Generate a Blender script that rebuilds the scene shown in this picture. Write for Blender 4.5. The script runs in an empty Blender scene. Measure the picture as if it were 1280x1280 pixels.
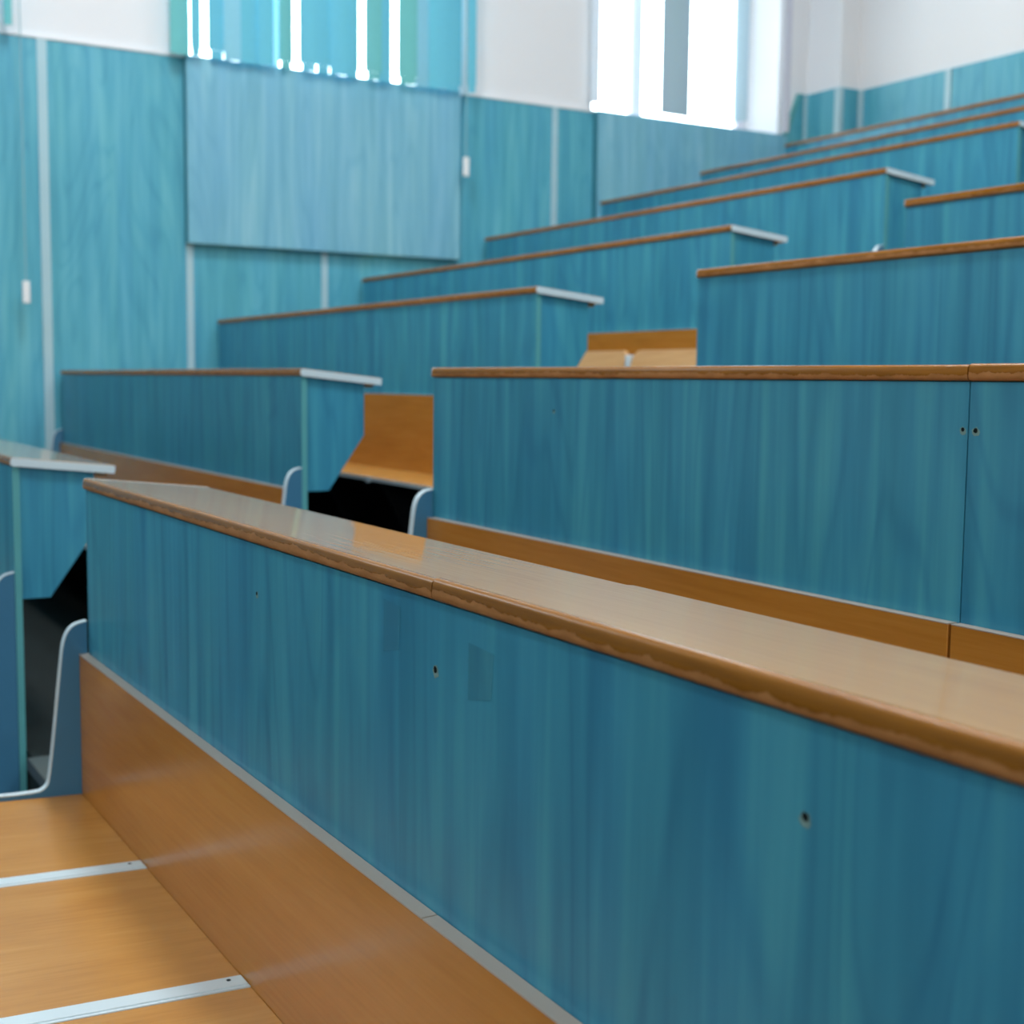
import bpy, bmesh, math, random
from mathutils import Vector, Matrix
random.seed(4)
D = bpy.data
scene = bpy.context.scene
COL = scene.collection

# ------------------------------------------------------------------ materials
def new_mat(name):
    m = D.materials.new(name); m.use_nodes = True
    nt = m.node_tree; nt.nodes.clear()
    out = nt.nodes.new('ShaderNodeOutputMaterial')
    b = nt.nodes.new('ShaderNodeBsdfPrincipled')
    nt.links.new(b.outputs[0], out.inputs[0])
    return m, nt, b, out

def N(nt, t, **kw):
    n = nt.nodes.new(t)
    for k, v in kw.items():
        setattr(n, k, v)
    return n

def math_node(nt, op, a, b=None, clamp=False):
    n = N(nt, 'ShaderNodeMath', operation=op, use_clamp=clamp)
    for i, v in enumerate((a, b)):
        if v is None: continue
        if isinstance(v, (int, float)): n.inputs[i].default_value = v
        else: nt.links.new(v, n.inputs[i])
    return n.outputs[0]

def mapped(nt, scale, seed=0.0):
    tc = N(nt, 'ShaderNodeTexCoord'); oi = N(nt, 'ShaderNodeObjectInfo')
    r = math_node(nt, 'MULTIPLY', oi.outputs['Random'], 37.0)
    add = N(nt, 'ShaderNodeVectorMath', operation='ADD')
    cmb = N(nt, 'ShaderNodeCombineXYZ')
    for i in range(3): nt.links.new(r, cmb.inputs[i])
    nt.links.new(tc.outputs['Object'], add.inputs[0]); nt.links.new(cmb.outputs[0], add.inputs[1])
    mp = N(nt, 'ShaderNodeMapping'); mp.inputs['Scale'].default_value = scale
    mp.inputs['Location'].default_value = (seed, seed * .7, seed * 1.3)
    nt.links.new(add.outputs[0], mp.inputs['Vector'])
    return mp.outputs[0]

def noise(nt, vec, scale, detail=3, rough=.55, dist=0.0):
    n = N(nt, 'ShaderNodeTexNoise')
    n.inputs['Scale'].default_value = scale; n.inputs['Detail'].default_value = detail
    n.inputs['Roughness'].default_value = rough; n.inputs['Distortion'].default_value = dist
    nt.links.new(vec, n.inputs['Vector'])
    return n.outputs['Fac']

def ramp(nt, fac, stops):
    r = N(nt, 'ShaderNodeValToRGB')
    e = r.color_ramp.elements
    while len(e) < len(stops): e.new(.5)
    for el, (p, c) in zip(e, stops):
        el.position = p; el.color = (*c, 1)
    nt.links.new(fac, r.inputs[0])
    return r.outputs[0]

def mix(nt, fac, a, b, mode='MIX'):
    n = N(nt, 'ShaderNodeMix', data_type='RGBA', blend_type=mode)
    if isinstance(fac, (int, float)): n.inputs[0].default_value = fac
    else: nt.links.new(fac, n.inputs[0])
    for i, v in ((6, a), (7, b)):
        if isinstance(v, tuple): n.inputs[i].default_value = (*v, 1)
        else: nt.links.new(v, n.inputs[i])
    return n.outputs[2]

def blue_laminate(name, dark, mid, light, rough=.42, seed=0.0):
    m, nt, b, out = new_mat(name)
    streak = noise(nt, mapped(nt, (1, 1, .05), seed), 24, 3, .5, .25)
    broad = noise(nt, mapped(nt, (1, 1, .16), seed + 3), 7, 3, .55, .4)
    fibre = noise(nt, mapped(nt, (1, 1, .02), seed + 8), 170, 2, .5)
    rings = noise(nt, mapped(nt, (1, 1, .13), seed + 5), 3.2, 2, .45, .6)
    sine = math_node(nt, 'SINE', math_node(nt, 'MULTIPLY', rings, 95.0))
    sine = math_node(nt, 'POWER', math_node(nt, 'ADD', math_node(nt, 'MULTIPLY', sine, .5), .5), 5.0)
    f = math_node(nt, 'ADD', math_node(nt, 'MULTIPLY', streak, .62), math_node(nt, 'MULTIPLY', broad, .38))
    f = math_node(nt, 'ADD', f, math_node(nt, 'MULTIPLY', math_node(nt, 'SUBTRACT', fibre, .5), .05))
    f = math_node(nt, 'SUBTRACT', f, math_node(nt, 'MULTIPLY', sine, .085))
    col = ramp(nt, f, [(.34, dark), (.5, mid), (.66, light)])
    hue = noise(nt, mapped(nt, (1, 1, .08), seed + 11), 9, 2, .5)
    col2 = mix(nt, hue, mix(nt, 1.0, col, (.92, .96, 1.06), 'MULTIPLY'), mix(nt, 1.0, col, (1.08, 1.05, .93), 'MULTIPLY'))
    nt.links.new(col2, b.inputs['Base Color'])
    b.inputs['Roughness'].default_value = rough
    b.inputs['Specular IOR Level'].default_value = .45
    bump = N(nt, 'ShaderNodeBump'); bump.inputs['Strength'].default_value = .05; bump.inputs['Distance'].default_value = .002
    nt.links.new(streak, bump.inputs['Height']); nt.links.new(bump.outputs[0], b.inputs['Normal'])
    return m

def wood(name, dark, mid, light, axis=0, rough=.28, spec=.5, bump_s=.05):
    m, nt, b, out = new_mat(name)
    s = [1, 1, 1]; s[axis] = .04
    fine = noise(nt, mapped(nt, tuple(s)), 130, 3, .6, .1)
    s2 = [1, 1, 1]; s2[axis] = .1
    broad = noise(nt, mapped(nt, tuple(s2), 4), 12, 3, .5, .4)
    rg = noise(nt, mapped(nt, tuple(s2), 9), 4, 2, .45, .5)
    sine = math_node(nt, 'POWER', math_node(nt, 'ADD', math_node(nt, 'MULTIPLY', math_node(nt, 'SINE', math_node(nt, 'MULTIPLY', rg, 110.0)), .5), .5), 4.0)
    f = math_node(nt, 'ADD', math_node(nt, 'MULTIPLY', fine, .5), math_node(nt, 'MULTIPLY', broad, .5))
    f = math_node(nt, 'SUBTRACT', f, math_node(nt, 'MULTIPLY', sine, .045))
    col = ramp(nt, f, [(.33, dark), (.5, mid), (.67, light)])
    nt.links.new(col, b.inputs['Base Color'])
    b.inputs['Roughness'].default_value = rough
    b.inputs['Specular IOR Level'].default_value = spec
    bump = N(nt, 'ShaderNodeBump'); bump.inputs['Strength'].default_value = bump_s; bump.inputs['Distance'].default_value = .001
    nt.links.new(fine, bump.inputs['Height']); nt.links.new(bump.outputs[0], b.inputs['Normal'])
    return m

def plain(name, col, rough=.5, spec=.5, var=.06, scale=6):
    m, nt, b, out = new_mat(name)
    f = noise(nt, mapped(nt, (1, 1, 1)), scale, 3)
    c = mix(nt, f, tuple(x * (1 - var) for x in col), tuple(min(1, x * (1 + var)) for x in col))
    nt.links.new(c, b.inputs['Base Color'])
    b.inputs['Roughness'].default_value = rough; b.inputs['Specular IOR Level'].default_value = spec
    return m

M = {}
M['blue'] = blue_laminate('blue_laminate', (.028, .205, .335), (.043, .272, .405), (.070, .352, .455))
M['blue_wall'] = blue_laminate('blue_wall_panelling', (.058, .30, .425), (.08, .36, .485), (.13, .44, .54), .45, 20)
M['blue_board'] = blue_laminate('blue_raised_board', (.14, .38, .53), (.175, .44, .585), (.24, .51, .635), .40, 31)
M['blue_side'] = plain('blue_bench_end', (.045, .17, .29), .4)
M['desk_wood'] = wood('beech_desk_top', (.66, .33, .085), (.72, .375, .105), (.77, .42, .13), 0, .34, .7, .05)
_b = M['desk_wood'].node_tree.nodes['Principled BSDF']
_b.inputs['Coat Weight'].default_value = 1.0; _b.inputs['Coat Roughness'].default_value = .04; _b.inputs['Coat IOR'].default_value = 1.57
_nt = M['desk_wood'].node_tree
_rip = noise(_nt, mapped(_nt, (.10, 1, 1), 17), 95, 1, .4)
_bp = N(_nt, 'ShaderNodeBump'); _bp.inputs['Strength'].default_value = 1.0; _bp.inputs['Distance'].default_value = .00016
_nt.links.new(_rip, _bp.inputs['Height']); _nt.links.new(_bp.outputs[0], _b.inputs['Coat Normal'])
M['seat_wood'] = wood('beech_seat', (.46, .205, .042), (.52, .245, .053), (.57, .285, .07), 1, .27, .5)
M['back_wood'] = wood('beech_backrest', (.41, .16, .020), (.47, .19, .027), (.51, .22, .036), 0, .24, .36)
M['under_wood'] = wood('pale_seat_underside', (.56, .30, .11), (.62, .35, .14), (.66, .39, .17), 0, .4, .4)
M['lit_top'] = plain('lit_backrest_top', (.44, .38, .32), .35)  # beige paints the light caught by the upward-facing backrest tops
M['white_edge'] = plain('white_edge_banding', (.62, .74, .79), .32)
M['teal_edge'] = plain('teal_edge_banding', (.10, .36, .38), .4)
M['white_wall'] = plain('white_plaster', (.73, .75, .775), .8, .2, .012, 2)
M['ceiling'] = plain('white_ceiling', (.82, .82, .82), .9, .1, .01, 2)
M['batten'] = plain('pale_batten', (.36, .55, .62), .4)
M['shaded_edge'] = plain('shaded_board_edge', (.03, .19, .25), .5)  # dark teal paints the shadow on the raised boards' side faces
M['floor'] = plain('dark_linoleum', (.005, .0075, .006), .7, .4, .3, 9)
M['dark'] = plain('shade_under_bench', (.006, .008, .010), .6, .3)  # near-black puts the shade under the benches into the colour
M['nosing'] = plain('grey_step_nosing', (.075, .085, .08), .4)
M['steel'] = plain('grey_steel', (.62, .64, .66), .3)
M['frame'] = plain('white_window_frame', (.74, .76, .84), .4)
M['hole'] = plain('dark_screw_hole', (.006, .012, .014), .8, .1)
M['chip'] = plain('chipped_particle_rim', (.20, .33, .31), .8, .2, .2, 60)
M['plastic'] = plain('white_plastic', (.78, .82, .84), .35)
M['cord'] = plain('grey_cord', (.22, .38, .42), .6)

# tape residue: same laminate, a shade darker and duller
M['tape'] = blue_laminate('tape_residue', (.026, .19, .30), (.037, .235, .34), (.055, .29, .385), .55)

# worn bullnose edge: glossy brown with a paler chipped lower half
def edge_mat():
    m, nt, b, out = new_mat('worn_brown_edge')
    tc = N(nt, 'ShaderNodeTexCoord'); sep = N(nt, 'ShaderNodeSeparateXYZ')
    nt.links.new(tc.outputs['Generated'], sep.inputs[0])
    n = noise(nt, mapped(nt, (1, 0, 0)), 24, 5, .62)
    nb = noise(nt, mapped(nt, (1, 0, 0), 5), 3.0, 1, .5)
    lvl = math_node(nt, 'ADD', math_node(nt, 'MULTIPLY', math_node(nt, 'SUBTRACT', n, .5), 1.0), math_node(nt, 'ADD', math_node(nt, 'MULTIPLY', math_node(nt, 'SUBTRACT', nb, .5), .7), .47))
    mask = math_node(nt, 'MULTIPLY', math_node(nt, 'SUBTRACT', lvl, sep.outputs[2]), 22.0, True)
    grain = noise(nt, mapped(nt, (.05, 1, 1), 2), 120, 3)
    base = ramp(nt, grain, [(.35, (.23, .086, .008)), (.65, (.31, .122, .014))])
    worn = ramp(nt, noise(nt, mapped(nt, (.4, 1, 1), 7), 60, 4), [(.35, (.36, .150, .042)), (.65, (.47, .21, .07))])
    nt.links.new(mix(nt, mask, base, worn), b.inputs['Base Color'])
    r = N(nt, 'ShaderNodeMapRange'); r.inputs[3].default_value = .22; r.inputs[4].default_value = .5
    nt.links.new(mask, r.inputs[0]); nt.links.new(r.outputs[0], b.inputs['Roughness'])
    b.inputs['Specular IOR Level'].default_value = .2
    bp = N(nt, 'ShaderNodeBump'); bp.inputs['Strength'].default_value = .35; bp.inputs['Distance'].default_value = .0015; bp.invert = True
    nt.links.new(mask, bp.inputs['Height']); nt.links.new(bp.outputs[0], b.inputs['Normal'])
    return m
M['edge'] = edge_mat()

def slat_mat(name, col, trans):
    m = D.materials.new(name); m.use_nodes = True
    nt = m.node_tree; nt.nodes.clear()
    out = N(nt, 'ShaderNodeOutputMaterial')
    weave = noise(nt, mapped(nt, (1, 1, .25)), 220, 2)
    tone = noise(nt, mapped(nt, (1, 1, .1), 3), 5, 2)
    c = mix(nt, weave, tuple(x * .86 for x in col), tuple(min(1, x * 1.12) for x in col))
    c = mix(nt, tone, c, mix(nt, 1.0, c, (1.0, .95, 1.12), 'MULTIPLY'))
    d = N(nt, 'ShaderNodeBsdfDiffuse'); t = N(nt, 'ShaderNodeBsdfTranslucent')
    nt.links.new(c, d.inputs[0]); nt.links.new(c, t.inputs[0])
    mx = N(nt, 'ShaderNodeMixShader'); mx.inputs[0].default_value = trans
    nt.links.new(d.outputs[0], mx.inputs[1]); nt.links.new(t.outputs[0], mx.inputs[2])
    nt.links.new(mx.outputs[0], out.inputs[0])
    return m
M['slat'] = slat_mat('turquoise_blind_fabric', (.16, .56, .66), .075)
M['slat_light'] = slat_mat('pale_turquoise_blind_fabric', (.27, .62, .71), .09)
M['slat_green'] = slat_mat('green_turquoise_blind_fabric', (.17, .54, .52), .075)
M['slat_grey'] = slat_mat('grey_teal_blind_fabric', (.42, .60, .64), .04)
M['slat_pale'] = slat_mat('pale_blind_fabric', (.74, .86, .90), .08)
M['slat_mist'] = slat_mat('misty_grey_blind_fabric', (.56, .60, .65), .03)

def glass_mat():
    m = D.materials.new('window_glass'); m.use_nodes = True
    nt = m.node_tree; nt.nodes.clear()
    out = N(nt, 'ShaderNodeOutputMaterial')
    fr = N(nt, 'ShaderNodeFresnel'); fr.inputs[0].default_value = 1.45
    t = N(nt, 'ShaderNodeBsdfTransparent'); g = N(nt, 'ShaderNodeBsdfGlossy'); g.inputs['Roughness'].default_value = .02
    t.inputs[0].default_value = (.95, .98, .97, 1)
    mx = N(nt, 'ShaderNodeMixShader')
    nt.links.new(fr.outputs[0], mx.inputs[0]); nt.links.new(t.outputs[0], mx.inputs[1]); nt.links.new(g.outputs[0], mx.inputs[2])
    nt.links.new(mx.outputs[0], out.inputs[0])
    return m
M['glass'] = glass_mat()

# ------------------------------------------------------------------ mesh helpers (all in world coordinates)
def add_box(bm, x0, x1, y0, y1, z0, z1):
    v = [bm.verts.new(p) for p in ((x0,y0,z0),(x1,y0,z0),(x1,y1,z0),(x0,y1,z0),(x0,y0,z1),(x1,y0,z1),(x1,y1,z1),(x0,y1,z1))]
    for f in ((0,3,2,1),(4,5,6,7),(0,1,5,4),(1,2,6,5),(2,3,7,6),(3,0,4,7)):
        bm.faces.new([v[i] for i in f])

def add_prism(bm, prof, a, b, axis='x'):
    """prof: closed polygon; extruded from a to b along axis ('x': prof=(y,z), 'z': prof=(x,y))."""
    def pt(p, t):
        return (t, p[0], p[1]) if axis == 'x' else (p[0], p[1], t)
    A = [bm.verts.new(pt(p, a)) for p in prof]; B = [bm.verts.new(pt(p, b)) for p in prof]
    n = len(prof)
    bm.faces.new(A[::-1]); bm.faces.new(B)
    for i in range(n):
        bm.faces.new((A[i], A[(i+1) % n], B[(i+1) % n], B[i]))

def add_ribbon(bm, path, a, b, th):
    """a thin strip following an open (y,z) path, x from a to b."""
    off = []
    for i, p in enumerate(path):
        q0 = path[max(i-1, 0)]; q1 = path[min(i+1, len(path)-1)]
        d = Vector((q1[0]-q0[0], q1[1]-q0[1])).normalized()
        off.append((p[0] + d.y*th, p[1] - d.x*th))
    prof = list(path) + off[::-1]
    n = len(path)
    A = [bm.verts.new((a, *p)) for p in prof]; B = [bm.verts.new((b, *p)) for p in prof]
    m = len(prof)
    for i in range(m):
        bm.faces.new((A[i], A[(i+1) % m], B[(i+1) % m], B[i]))
    for V in (A, B):
        for i in range(n-1):
            bm.faces.new((V[i], V[i+1], V[m-2-i], V[m-1-i]))

def add_cyl(bm, p0, p1, r, seg=12):
    p0, p1 = Vector(p0), Vector(p1); d = (p1-p0).normalized()
    u = d.orthogonal().normalized(); w = d.cross(u)
    A = []; B = []
    for i in range(seg):
        t = 2*math.pi*i/seg; o = (u*math.cos(t) + w*math.sin(t))*r
        A.append(bm.verts.new(p0+o)); B.append(bm.verts.new(p1+o))
    bm.faces.new(A[::-1]); bm.faces.new(B)
    for i in range(seg):
        bm.faces.new((A[i], A[(i+1) % seg], B[(i+1) % seg], B[i]))

def root_loc(o):
    l = Vector((0, 0, 0))
    while o is not None:
        l = l + Vector(o.location); o = o.parent
    return l

def obj(name, bm, mat, parent=None, bevel=0.0, smooth=True):
    me = D.meshes.new(name)
    bmesh.ops.recalc_face_normals(bm, faces=bm.faces[:])
    if parent is not None:
        bmesh.ops.translate(bm, verts=bm.verts[:], vec=-root_loc(parent))
    bm.to_mesh(me); bm.free()
    o = D.objects.new(name, me); COL.objects.link(o)
    if parent is not None: o.parent = parent
    me.materials.append(M[mat])
    if smooth:
        for p in me.polygons: p.use_smooth = True
        me.set_sharp_from_angle(angle=math.radians(32))
    if bevel:
        md = o.modifiers.new('edge_round', 'BEVEL'); md.width = bevel; md.segments = 2; md.limit_method = 'ANGLE'
        md.harden_normals = False
    return o

def box_obj(name, x0, x1, y0, y1, z0, z1, mat, parent=None, bevel=0.0):
    bm = bmesh.new(); add_box(bm, x0, x1, y0, y1, z0, z1)
    return obj(name, bm, mat, parent, bevel)

def thing(name, label, cat, loc, group=None):
    o = D.objects.new(name, None); COL.objects.link(o)
    o.empty_display_size = .1
    o.location = loc; o['label'] = label; o['category'] = cat
    if group: o['group'] = group
    return o

def structure(o, label=None):
    o['kind'] = 'structure'
    if label: o['label'] = label
    return o

def rounded(pts, radii, seg=6):
    """round the corners of a closed polygon in 2-D."""
    out = []; n = len(pts)
    for i, p in enumerate(pts):
        r = radii[i]
        if r <= 0: out.append(p); continue
        P = Vector(p); a = (Vector(pts[i-1]) - P); b = (Vector(pts[(i+1) % n]) - P)
        la, lb = a.length, b.length; a.normalize(); b.normalize()
        ang = a.angle(b); t = min(r/math.tan(ang/2), la*.49, lb*.49)
        s, e = P + a*t, P + b*t
        for k in range(seg+1):
            u = k/seg
            q = s*(1-u)**2 + P*2*u*(1-u) + e*u**2
            out.append((q.x, q.y))
    return out

# ------------------------------------------------------------------ the stand: row positions (camera at the origin)
YK = [.6923, 1.6189, 2.498, 3.398, 4.2481, 5.1198, 5.9516, 6.7189]
ZK = [-.2365, .0202, .3193, .5958, .8914, 1.1818, 1.4475, 1.7084]
FL = [z - .82 for z in ZK]            # floor of the tier each desk stands on
WALL = -7.60
def tier(k): return FL[k] if k >= 0 else FL[0] - .28
XL0 = -7.545                          # left ends of the left block
XL1 = [-3.872, -4.066, -4.06, -4.096, -4.13, -4.18, -4.20, -4.24]
XR0 = [-3.028, -3.154, -3.167, -3.222]
XR1 = [1.4, .34, .33, .27]
TH_R, TH_L = .0245, .0215

# ------------------------------------------------------------------ setting
bm = bmesh.new()
for k in range(-1, 8):
    y0 = YK[k] + .03 if k >= 0 else -6.5
    y1 = (YK[k+1] + .03) if k < 7 else 7.16
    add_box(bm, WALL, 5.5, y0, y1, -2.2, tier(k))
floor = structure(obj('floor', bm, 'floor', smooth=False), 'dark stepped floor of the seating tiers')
for k in range(0, 7):
    bm = bmesh.new()
    a, b = XL1[k] + .07, XR0[min(k, 3)] - .07
    add_prism(bm, rounded([(YK[k]+.012, FL[k]-.03), (YK[k]+.03, FL[k]-.03), (YK[k]+.03, FL[k]), (YK[k]+.085, FL[k]), (YK[k]+.085, FL[k]+.004), (YK[k]+.012, FL[k]+.004)], [0,0,0,0,.001,.004]), a, b)
    obj('step_nosing', bm, 'nosing', floor)

CEIL = 4.6
WIN = [(-3.05, -1.40), (-.36, 1.29), (2.37, 4.085), (5.085, 6.70)]
SILL, HEAD, OUT = 1.778, 4.05, -8.05
bm = bmesh.new()
def side_wall(bm, xa, xb, wins, sill, head):
    add_box(bm, xa, xb, -6.9, 7.6, -2.2, sill)
    add_box(bm, xa, xb, -6.9, 7.6, head, CEIL)
    ys = [-6.9] + [v for w in wins for v in w] + [7.6]
    for i in range(0, len(ys), 2):
        add_box(bm, xa, xb, ys[i], ys[i+1], sill, head)
side_wall(bm, OUT, WALL, WIN, SILL, HEAD)
wall_left = structure(obj('wall_left', bm, 'white_wall', smooth=False), 'white left wall above blue panelling')
bm = bmesh.new(); RW = [(-5.4, -3.2), (-1.6, .4)]
side_wall(bm, 5.5, 5.9, RW, 1.9, 4.05)
structure(obj('wall_right', bm, 'white_wall', smooth=False))
structure(box_obj('wall_back', OUT, 5.9, 7.16, 7.6, -2.2, CEIL, 'white_wall'), 'white back wall above blue panelling')
structure(box_obj('wall_front', OUT, 5.9, -6.9, -6.5, -2.2, CEIL, 'white_wall'))
structure(box_obj('ceiling', OUT, 5.9, -6.9, 7.6, CEIL, CEIL+.3, 'ceiling'))
wall_back = D.objects['wall_back']

# panelling on the left wall, its top edge climbs to the back wall level behind the last window
PX = WALL + .02
bm = bmesh.new()
prof = [(-6.45, -1.6), (6.98, -1.0), (6.98, 2.10), (6.895, 2.10), (6.765, SILL-.002), (-6.45, SILL-.002)]
add_prism(bm, prof, WALL, PX)
panelling = obj('panelling', bm, 'blue_wall', wall_left, smooth=False)
bm = bmesh.new()
add_prism(bm, [(6.745, SILL), (6.775, SILL), (6.905, 2.10), (6.875, 2.10)], WALL, PX+.008)
obj('sloping_edge_strip', bm, 'teal_edge', wall_left, smooth=False)
for (y, w) in ((1.565, .05), (2.351, .04), (3.171, .04), (4.785, .045), (6.95, .04)):
    box_obj('batten', PX, PX+.006, y-w/2, y+w/2, -1.4, SILL-.004 if y < 6.9 else 2.09, 'batten', wall_left, .001)
# thin pale ledge capping the panelling between the windows
for (a, b) in ((1.29, 2.335), (4.06, 5.09)):
    box_obj('ledge', WALL, PX+.006, a, b, SILL-.004, SILL+.012, 'white_wall', wall_left, .002)

# column in the back left corner and the back panelling
PILX, PILY = -7.265, 6.98
pillar = structure(box_obj('pillar', WALL, PILX, PILY, 7.16, -1.0, CEIL, 'white_wall'), 'white pillar boxed with blue panels in the back left corner')
box_obj('front_panel', WALL+.004, PILX+.015, PILY-.018, PILY, -1.0, 2.10, 'blue_wall', pillar)
box_obj('side_panel', PILX, PILX+.018, PILY+.0, 7.16, -1.0, 2.10, 'blue_wall', pillar)
box_obj('corner_batten', PILX-.03, PILX+.022, PILY-.023, PILY+.02, -1.0, 2.098, 'batten', pillar, .002)
box_obj('panelling', PILX+.018, 5.5, 7.14, 7.16, -1.0, 2.09, 'blue_wall', wall_back)
for x in (-7.215, -6.42, -5.63):
    box_obj('batten', x-.025, x+.025, 7.132, 7.14, -1.0, 2.088, 'batten', wall_back, .001)

# raised boards under the two windows
t = thing('wall_board', 'large raised blue board on the wall under the turquoise blinds', 'board', (PX, 3.19, .75))
box_obj('face_board', PX+.002, PX+.05, 2.33, 4.06, .752, SILL+.004, 'blue_board', t, .002)
box_obj('side_edge', PX+.001, PX+.050, 2.3262, 2.3298, .752, SILL+.003, 'shaded_edge', t)
t = thing('wall_board', 'raised blue board under the bright uncovered window near the corner', 'board', (PX, 5.9, .75))
box_obj('face_board', PX+.002, PX+.05, 5.09, 6.742, .90, SILL+.004, 'blue_board', t, .002)
box_obj('side_edge', PX+.001, PX+.050, 5.0862, 5.0898, .90, SILL+.003, 'shaded_edge', t)

# windows
for i, (a, b) in enumerate(WIN):
    gx = OUT + .05
    w = D.objects.new('window_%d' % (i+1), None); COL.objects.link(w); w.location = (gx, (a+b)/2, SILL); structure(w)
    if i == 2: w['label'] = 'bright window behind the turquoise vertical blinds'
    if i == 3: w['label'] = 'bright uncovered window near the back corner'
    bm = bmesh.new()
    for (p, q) in ((a, a+.06), (b-.065, b)):
        add_box(bm, gx-.03, gx+.03, p, q, SILL, HEAD)
    for (p, q) in ((SILL, SILL+.05), (HEAD-.06, HEAD), (SILL+1.55, SILL+1.61)):
        add_box(bm, gx-.028, gx+.028, a+.06, b-.065, p, q)
    obj('frame', bm, 'frame', w, .004)
    for c in (a+.63,):
        box_obj('mullion', gx-.032, gx+.034, c-.042, c+.042, SILL+.05, HEAD-.06, 'frame', w, .004)
    box_obj('pane', gx-.004, gx+.004, a+.058, b-.062, SILL+.045, HEAD-.055, 'glass', w)
    box_obj('sill', gx+.03, WALL+.045, a+.002, b-.002, SILL-.02, SILL+.001, 'frame', w, .004)
for i, (a, b) in enumerate(RW):
    w = D.objects.new('window_%d' % (i+5), None); COL.objects.link(w); w.location = (5.7, (a+b)/2, 1.9); structure(w)
    bm = bmesh.new()
    for (p, q) in ((a, a+.06), ((a+b)/2-.03, (a+b)/2+.03), (b-.06, b)):
        add_box(bm, 5.66, 5.72, p, q, 1.9, 4.05)
    for (p, q) in ((1.9, 1.95), (3.99, 4.05)):
        add_box(bm, 5.66, 5.72, a+.06, (a+b)/2-.03, p, q); add_box(bm, 5.66, 5.72, (a+b)/2+.03, b-.06, p, q)
    obj('frame', bm, 'frame', w)
    box_obj('pane', 5.685, 5.69, a+.05, b-.05, 1.94, 4.0, 'glass', w)

# vertical blinds hang from a head rail on the wall, in front of the openings
def slat(parent, y, width, ang, zb, mat, xo=0.0, hem=0.0):
    bm = bmesh.new()
    x = WALL + .098 + xo; n = 6
    prof = []
    ca, sa = math.cos(ang), math.sin(ang)
    for s in (1, -1):
        for k in range(n+1):
            u = (k/n - .5)*width*s
            bulge = .006*(1 - (2*u/width)**2) + s*.0006
            prof.append((x + u*sa + bulge*ca, y + u*ca - bulge*sa))
    add_prism(bm, prof, zb, HEAD+.05, 'z')
    if hem:
        hw = random.choice((.72, .995, .82, .995))
        add_prism(bm, [(x + (p[0]-x)*hw, y + (p[1]-y)*hw) for p in prof], hem, zb, 'z')
    return obj('slat', bm, mat, parent)

def blind(label, y0, y1, slats, cord_y, cord_z):
    t = thing('vertical_blind', label, 'blind', (WALL+.075, (y0+y1)/2, SILL), 'vertical blinds at the left wall windows')
    box_obj('head_rail', WALL+.04, WALL+.135, y0, y1, HEAD+.05, HEAD+.10, 'plastic', t, .003)
    for s in slats: slat(t, *s)
    if cord_y is not None:
        bm = bmesh.new(); add_cyl(bm, (WALL+.128, cord_y, HEAD+.04), (WALL+.128, cord_y, cord_z+.06), .0035, 8)
        c = obj('pull_cord', bm, 'cord', t)
        bm = bmesh.new()
        add_prism(bm, rounded([(WALL+.116, cord_y-.019), (WALL+.140, cord_y-.019), (WALL+.140, cord_y+.019), (WALL+.116, cord_y+.019)], [.008]*4, 4), cord_z-.05, cord_z+.065, 'z')
        obj('cord_weight', bm, 'plastic', c, .003)
    return t

S3 = [(2.23,2.345,'slat_green'), (2.345,2.402,'slat'), (2.443,2.55,'slat'), (2.535,2.630,'slat_light'), (2.622,2.75,'slat'), (2.735,2.824,'slat'),
      (2.860,2.950,'slat_green'), (2.985,3.095,'slat'), (3.08,3.19,'slat'), (3.175,3.285,'slat'), (3.27,3.362,'slat'),
      (3.398,3.50,'slat_green'), (3.485,3.575,'slat'), (3.615,3.735,'slat_green'), (3.72,3.84,'slat_light'), (3.825,3.945,'slat'), (3.93,4.055,'slat'), (4.09,4.145,'slat')]
sl = []
for i, (a, b, m) in enumerate(S3):
    zb = SILL + .030 + .004*(i % 3)
    if b < 2.4: zb = SILL + .022
    sl.append((((a+b)/2), (b-a)/math.cos(.16), .16*(1 if i % 2 else -1), zb, m, .012*(i % 2), SILL - .006))
blind('turquoise vertical blind with bright gaps over the middle window', 2.2, 4.17, sl, 4.071, 1.31)
sl = [(5.70, .25, -.05, 1.808, 'slat_grey', 0), (5.045, .06, .9, 1.82, 'slat_pale', .0), (6.29, .12, 1.35, 1.83, 'slat_grey', -.02),
      (6.695, .055, .25, 1.795, 'slat_mist', 0)]
blind('sparse vertical blind with one grey teal slat in bright window', 5.0, 6.8, sl, None, 0)
sl = [(-.45 + .1*j, .115, .16, SILL + .03, 'slat', .012*(j % 2)) for j in range(18)] + [(1.385, .04, .3, 1.803, 'slat_green', 0)]
blind('teal blind slat at the upper left picture edge with long pull cord', -.52, 1.44, sl, 1.438, .43)

# ------------------------------------------------------------------ desks
SL = -.1010                            # the tops slope down towards the sitter
DD = .284
def desk_profile(k, u0, u1, w0, w1):
    c, s = math.cos(math.atan(SL)), math.sin(math.atan(SL))
    def T(u, w): return (YK[k] + u*c - w*s, ZK[k] + u*s + w*c)
    return T

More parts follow.
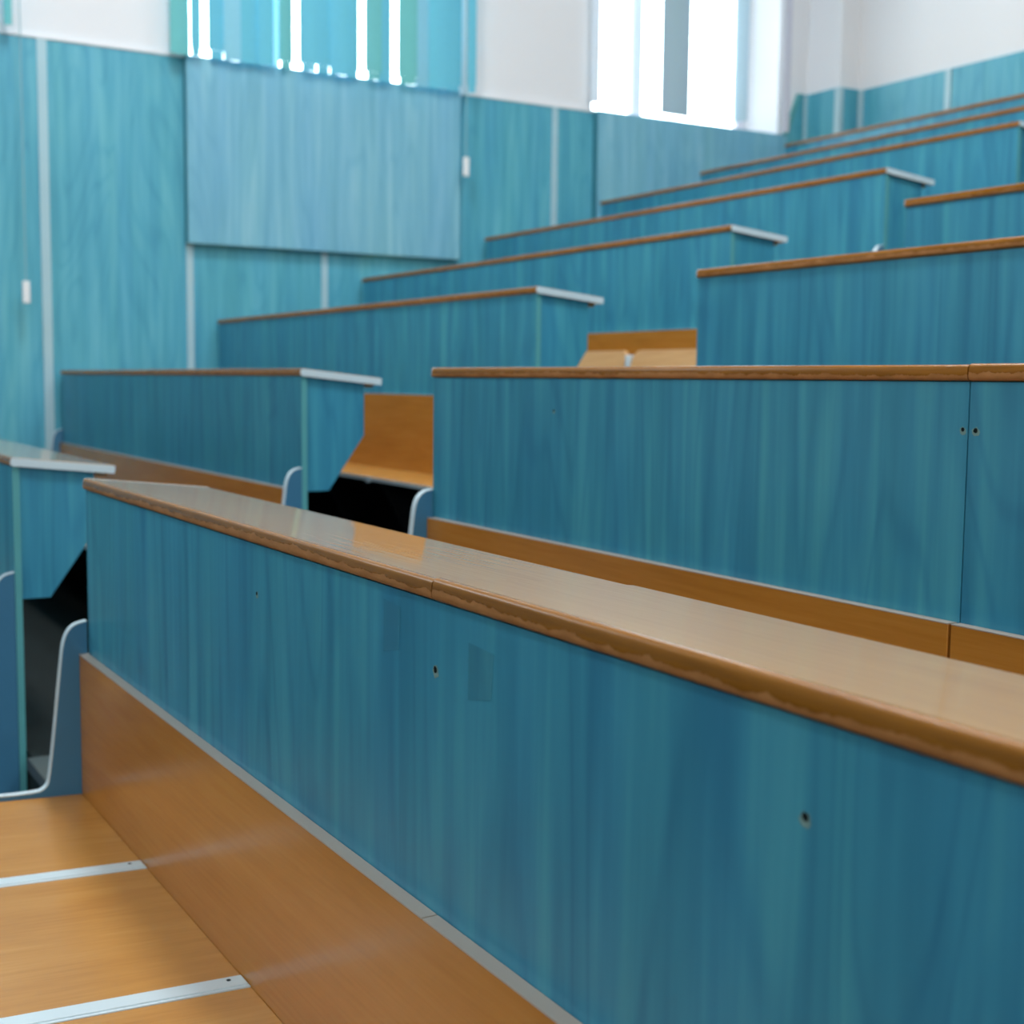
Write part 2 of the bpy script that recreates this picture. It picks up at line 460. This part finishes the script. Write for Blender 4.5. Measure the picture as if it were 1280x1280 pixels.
def desk(k, x0, x1, joints, label, panel_joints=(), left=True, right=True, cat='desk', depth=DD):
    ym = YK[k]
    t = thing('lecture_desk', label, cat, ((x0+x1)/2, ym+.1, tier(k-1)), 'long blue desks of the lecture hall')
    T = desk_profile(k, 0, 0, 0, 0)
    xs = [x0] + list(joints) + [x1]
    h = (TH_L if x0 == XL0 else TH_R)/2
    for i in range(len(xs)-1):
        a, b = xs[i] + (.0012 if i else .003), xs[i+1] - (.0012 if i < len(xs)-2 else .003)
        dz = .0015*(i % 2)
        bm = bmesh.new()
        top = [T(.009, h+dz), T(depth-.004, h+dz), T(depth, h-.004+dz), T(depth, -h+.003), T(depth-.003, -h), T(.009, -h)]
        add_prism(bm, top, a, b)
        top_o = obj('desktop', bm, 'desk_wood', t)
        bm = bmesh.new()
        nose = []
        for q in range(13):
            an = math.pi/2 + math.pi*q/12
            cx, sx = math.cos(an), math.sin(an)
            nose.append(T(.009 + .0095*math.copysign(abs(cx)**.62, cx), h*math.copysign(abs(sx)**.62, sx) + (dz if sx > 0 else 0)))
        add_prism(bm, nose, a, b)
        obj('front_edge', bm, 'edge', top_o)
    for flag, xa, xb in ((left, x0, x0+.0028), (right, x1-.0028, x1)):
        if not flag: continue
        bm = bmesh.new()
        pr = rounded([T(0, h+.0006), T(depth+.002, h+.0006), T(depth+.002, -h-.0006), T(0, -h-.0006)], [.009, .004, .004, .009], 5)
        add_prism(bm, pr, xa, xb)
        obj('end_strip', bm, 'white_edge', t)
    bm = bmesh.new()
    add_prism(bm, [T(depth-.040, -h-.0005), T(depth-.010, -h-.0005), T(depth-.010, -h-.010), T(depth-.040, -h-.010)], x0+.035, x1-.040)
    obj('rear_rail', bm, 'back_wood', t)
    # front panel, split where its boards meet
    ps = [x0+.004] + list(panel_joints) + [x1-.010]
    zt = T(.02, -h)[1] - .0005
    for i in range(len(ps)-1):
        a, b = ps[i] + (.0012 if i else 0), ps[i+1] - (.0012 if i < len(ps)-2 else 0)
        p = box_obj('front_panel', a, b, ym+.006, ym+.0245, tier(k-1), zt, 'blue', t)
        if i == 0 and left: box_obj('edge_strip', a-.0015, a, ym+.0058, ym+.0247, tier(k-1), zt, 'teal_edge', p)
        if i == len(ps)-2 and right: box_obj('edge_strip', b, b+.0015, ym+.0058, ym+.0247, tier(k-1), zt, 'teal_edge', p)
    # side panels, cut back below knee height
    for flag, xa, xb in ((left, x0+.012, x0+.030), (right, x1-.034, x1-.016)):
        if not flag: continue
        ys, ye = ym+.026, ym+.228
        z1, z2 = T(.026, -h)[1]-.001, T(.228, -h)[1]-.001
        bm = bmesh.new()
        add_prism(bm, [(ys, z1), (ye, z2), (ye, ZK[k]-.205), (ym+.102, ZK[k]-.385), (ys, ZK[k]-.385)], xa, xb)
        s = obj('side_panel', bm, 'blue', t)
    return t

GL = 'long blue desks of the lecture hall'
Ldesk = [
 'blue desk corner with white end strip at the left picture edge',
 'lowest full desk on the left, its top at eye level, with cut side panel',
 'second full desk up on the left, white end just above the pale tipped-up seats',
 'third full desk up on the left, white end above a right desk tip',
 'fourth full desk up on the left, its white end meeting the highest right desk',
 'fifth full desk up on the left, its end exactly at the right picture edge',
 'second highest blue desk, a narrow strip running out past the right picture edge',
 'topmost blue desk, directly below the back wall panelling']
for k in range(8):
    desk(k, XL0, XL1[k], [-5.862], Ldesk[k], [-5.862], left=True, right=True, depth=DD if k < 7 else .22)
Rdesk = [
 'large foreground desk with worn brown front edge and shiny beech top',
 'right block desk behind the foreground one, top edge at eye level',
 'right block desk two rows behind the foreground desk',
 'highest desk visible on the right, short piece at the right picture edge']
Rj = [[-1.344, .36], [-1.395], [-1.41], [-1.46]]
for k in range(4):
    desk(k, XR0[k], XR1[k], Rj[k], Rdesk[k], [.36] if k == 0 else Rj[k], left=True, right=True)

def panel_of(root, x):
    for c in root.children:
        if c.name.startswith('front_panel'):
            vs = [v.co.x for v in c.data.vertices]; l = root.location.x
            if min(vs)+l <= x <= max(vs)+l: return c
def roots(lbl): return [o for o in D.objects if o.get('label') == lbl][0]
r1, r2 = roots(Rdesk[0]), roots(Rdesk[1])
def hole(root, k, x, z, r):
    p = panel_of(root, x); y = YK[k] + .006
    bm = bmesh.new(); n = 18; rim = []
    rnd = random.Random(int(x*1000))
    ctr = bm.verts.new((x, y-.0004, z)); 
    ring = [bm.verts.new((x + r*1.9*rnd.uniform(.75, 1.1)*math.cos(2*math.pi*i/n), y-.0003, z - .0012 + r*1.9*rnd.uniform(.75, 1.15)*math.sin(2*math.pi*i/n))) for i in range(n)]
    for i in range(n): bm.faces.new((ctr, ring[i], ring[(i+1) % n]))
    c = obj('chipped_rim', bm, 'chip', p)
    bm = bmesh.new(); ctr = bm.verts.new((x, y-.0006, z+.001))
    ring = [bm.verts.new((x + r*rnd.uniform(.85, 1.1)*math.cos(2*math.pi*i/n), y-.0008, z + .001 + r*rnd.uniform(.85, 1.1)*math.sin(2*math.pi*i/n))) for i in range(n)]
    for i in range(n): bm.faces.new((ctr, ring[i], ring[(i+1) % n]))
    obj('screw_hole', bm, 'hole', p)
hole(r1, 0, -1.345, -.331, .0042); hole(r1, 0, -.737, -.327, .0036); hole(r1, 0, -1.935, -.327, .003)
hole(r2, 1, -1.405, -.067, .0035); hole(r2, 1, -1.381, -.068, .004); hole(r2, 1, -2.561, -.067, .003)
for (x0, x1, z0, z1) in ((-1.485, -1.437, -.330, -.268), (-1.268, -1.212, -.345, -.285)):
    p = panel_of(r1, x0)
    bm = bmesh.new(); y = YK[0] + .0057
    bm.faces.new([bm.verts.new(q) for q in ((x0, y, z0-.004), (x1-.004, y, z0+.006), (x1, y, z1-.003), (x0+.001, y, z1))])
    obj('tape_mark', bm, 'tape', p)

# ------------------------------------------------------------------ benches, fixed to the front of each desk
def bench_side_path(k):
    z = ZK[k]; y = YK[k]
    pts = [(y+.004, z-.309), (y-.028, z-.316), (y-.046, z-.345), (y-.053, z-.40), (y-.081, z-.655), (y-.090, z-.678), (y-.115, z-.688), (y-.36, z-.674), (y-.385, z-.690), (y-.388, z-.730)]
    # smooth it (Chaikin)
    for _ in range(2):
        q = [pts[0]]
        for a, b in zip(pts, pts[1:]):
            q += [(a[0]*.75+b[0]*.25, a[1]*.75+b[1]*.25), (a[0]*.25+b[0]*.75, a[1]*.25+b[1]*.75)]
        pts = q + [pts[-1]]
    return pts

def bench(k, x0, x1, joints, divs, label, left=True, right=True, folded=(), slim=False, gap=.0006):
    y, z, fz = YK[k], ZK[k], tier(k-1)
    t = thing('bench', label, 'bench', ((x0+x1)/2, y-.2, fz), 'orange benches fixed in front of the desks')
    xs = [x0+.020] + list(joints) + [x1-.020]
    if gap < .001:
        whole = box_obj('backrest', xs[0], xs[-1], y-.0145, y+.0045, z-.745, z-.3825, 'back_wood', t, .001)
        for i in range(len(xs)-1):
            box_obj('top_edge', xs[i] + (.0014 if i else 0), xs[i+1] - (.0014 if i < len(xs)-2 else 0), y-.0150, y+.0050, z-.3825, z-.3805, 'lit_top', whole)
    for i in range(len(xs)-1 if gap >= .001 else 0):
        a, b = xs[i] + (gap if i else 0), xs[i+1] - (gap if i < len(xs)-2 else 0)
        bk = box_obj('backrest', a, b, y-.0145, y+.0045, z-.745, z-.3825, 'back_wood', t, .001)
        box_obj('top_edge', a, b, y-.0150, y+.0050, z-.3825, z-.3810, 'lit_top', bk)
    # seats between the white dividers
    ds = sorted(divs); e = [x0+.020] + ds + [x1-.020]; w = .002 if slim else .0225
    for i in range(len(e)-1):
        a = e[i] + (w+.001 if i else .001); b = e[i+1] - (w+.001 if i < len(e)-2 else .001)
        bm = bmesh.new()
        if i in folded:
            # tipped up against the backrest: rounded upper corners
            pr = rounded([(a, z-.80), (b, z-.80), (b, z-.462), (a, z-.462)], [.01, .01, .05, .05], 6)
            lo = [bm.verts.new((p[0], y-.030+(p[1]-z+.462)*.30, p[1])) for p in pr]
            hi = [bm.verts.new((p[0], y-.048+(p[1]-z+.462)*.30, p[1])) for p in pr]
            n = len(pr); bm.faces.new(lo); bm.faces.new(hi[::-1])
            for q in range(n): bm.faces.new((lo[q], hi[q], hi[(q+1) % n], lo[(q+1) % n]))
            obj('seat', bm, 'under_wood', t)
        else:
            pr = rounded([(y-.0155, z-.700), (y-.0155, z-.716), (y-.378, z-.702), (y-.378, z-.684)], [0, .003, .008, .008], 5)
            add_prism(bm, pr, a, b)
            s = obj('seat', bm, 'seat_wood', t)
            box_obj('front_lip', a+.002, b-.002, y-.3805, y-.3785, z-.701, z-.688, 'white_edge', s)
    if folded:
        for d in ds:
            box_obj('bracket', d-.016, d+.006, y-.068, y-.030, z-.74, z-.482, 'white_edge', t, .003)
    elif slim:
        for d in ds:
            box_obj('seat_clip', d-.02, d+.02, y-.384, y-.381, z-.708, z-.686, 'white_edge', t, .001)
    else:
        for d in ds:
            bm = bmesh.new()
            add_prism(bm, [(y-.0155, z-.698), (y-.0155, z-.717), (y-.378, z-.703), (y-.378, z-.6825)], d-w, d+w)
            s = obj('divider', bm, 'white_edge', t, .001)
            bm = bmesh.new()
            add_prism(bm, [(y-.018, z-.6955), (y-.018, z-.699), (y-.376, z-.684), (y-.376, z-.6805)], d-.001, d+w-.006)
            obj('raised_rib', bm, 'white_edge', s, .001)
            bm = bmesh.new(); add_cyl(bm, (d-.010, y-.040, z-.6975), (d-.010, y-.040, z-.6962), .0035, 10)
            obj('screw', bm, 'hole', s)
    path = bench_side_path(k)
    for flag, xa, xb in ((left, x0, x0+.018), (right, x1-.018, x1)):
        if not flag: continue
        bm = bmesh.new()
        prof = path + [(y-.36, z-.78), (y-.30, z-.80), (y-.20, fz), (y+.004, fz)]
        add_prism(bm, prof, xa, xb)
        s = obj('bench_end', bm, 'blue_side', t)
        bm = bmesh.new(); add_ribbon(bm, path, xa-.001, xb+.001, .0025)
        obj('edge_strip', bm, 'white_edge', s)
    # legs under the inner dividers and a board behind, near-black to paint shade
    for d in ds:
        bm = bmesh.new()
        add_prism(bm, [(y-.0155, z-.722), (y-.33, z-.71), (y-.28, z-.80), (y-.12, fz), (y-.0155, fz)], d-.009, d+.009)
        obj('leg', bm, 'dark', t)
    box_obj('shade_board', x0+.02, x1-.02, y-.012, y+.004, fz, z-.75, 'dark', t)
    return t

bench(0, XR0[0]-.022, 1.35, [-1.336, .355], [-2.520, -1.940, -1.362, -.78, -.20, .38, .96], 'foreground orange bench with white strips between its seats')
bench(1, XR0[1]-.012, .30, [-1.397], [-2.66, -2.08, -1.40, -.83, -.25], 'orange bench behind the foreground desk top, only its backrest showing', gap=.003)
ld = lambda x1: [x1-.58*i for i in range(1, 6)]
bench(0, XL0, XL1[0]-.004, [-5.862], ld(XL1[0]), 'bench at the left picture edge, only a white curved corner showing', slim=True)
bench(1, XL0, XL1[1]-.004, [-5.862], ld(XL1[1]), 'orange bench along the lowest full desk on the left', slim=True)
bench(2, XL0, XL1[2]-.004, [-5.862], ld(XL1[2]), 'orange bench with backrest and seat seen above the dark aisle gap', slim=True)
bench(3, XL0, XL1[3]-.004, [-5.862], ld(XL1[3]), 'orange bench with tipped-up pale seats showing above the eye-level desk', folded=range(6))

bench(4, XL0, XL1[4]-.004, [-5.862], ld(XL1[4]), 'hidden bench whose white curved tip pokes above the right desk top', slim=True)

# ------------------------------------------------------------------ light
W = D.worlds.new('sky'); scene.world = W; W.use_nodes = True
nt = W.node_tree; bg = nt.nodes['Background']
bg.inputs[0].default_value = (.88, .94, 1.0, 1); bg.inputs[1].default_value = 10.0
def area(name, loc, rot, sx, sy, power, col=(1, 1, 1), portal=False):
    l = D.lights.new(name, 'AREA'); l.shape = 'RECTANGLE'; l.size = sx; l.size_y = sy
    l.energy = power; l.color = col
    if portal: l.cycles.is_portal = True
    o = D.objects.new(name, l); COL.objects.link(o); o.location = loc; o.rotation_euler = rot
    return o
H = math.pi/2
for (a, b) in WIN:
    area('window_portal', (OUT-.02, (a+b)/2, (SILL+HEAD)/2), (0, -H, 0), HEAD-SILL, b-a, 1, portal=True)
for (a, b) in RW:
    area('window_portal', (5.92, (a+b)/2, 2.97), (0, H, 0), 2.15, b-a, 1, portal=True)
# unseen area lights added at the ceiling to brighten seats, desks and panels
for (x, y, p) in ((-5.0, 4.6, 45), (-5.0, 1.6, 120), (-2.0, 3.6, 90), (-1.5, 1.5, 100), (2.2, 3.0, 70), (-5.2, -1.6, 40), (-1.8, -1.6, 34), (1.8, -1.2, 34), (-4.0, -4.6, 30), (0.5, -4.6, 24)):
    area('ceiling_fill', (x, y, CEIL-.05), (0, 0, 0), 1.2, .6, p, (.97, .985, 1))

# ------------------------------------------------------------------ camera
PITCH, YAW, ROLL, FPX = -.0974, .5351, .0108, 1679.79
fwd = Vector((-math.cos(YAW), math.sin(YAW), 0)); right = Vector((math.sin(YAW), math.cos(YAW), 0)); up = Vector((0, 0, 1))
F = fwd*math.cos(PITCH) + up*math.sin(PITCH); U = up*math.cos(PITCH) - fwd*math.sin(PITCH)
R = right*math.cos(ROLL) + U*math.sin(ROLL); U2 = U*math.cos(ROLL) - right*math.sin(ROLL)
cd = D.cameras.new('camera'); cam = D.objects.new('camera', cd); COL.objects.link(cam)
mw = Matrix.Identity(4)
for i in range(3):
    mw[i][0], mw[i][1], mw[i][2] = R[i], U2[i], -F[i]
cam.matrix_world = mw
cd.sensor_width = 36; cd.lens = FPX/1280*36; cd.clip_start = .02; cd.clip_end = 100
cd.dof.use_dof = True; cd.dof.focus_distance = 1.75; cd.dof.aperture_fstop = 5.0
scene.camera = cam

scene.view_settings.view_transform = 'Standard'
scene.view_settings.look = 'None'
scene.view_settings.exposure = 0.0
scene.cycles.use_denoising = True
scene.cycles.max_bounces = 8
scene.cycles.diffuse_bounces = 5
scene.cycles.transparent_max_bounces = 8
scene.cycles.sample_clamp_indirect = 6
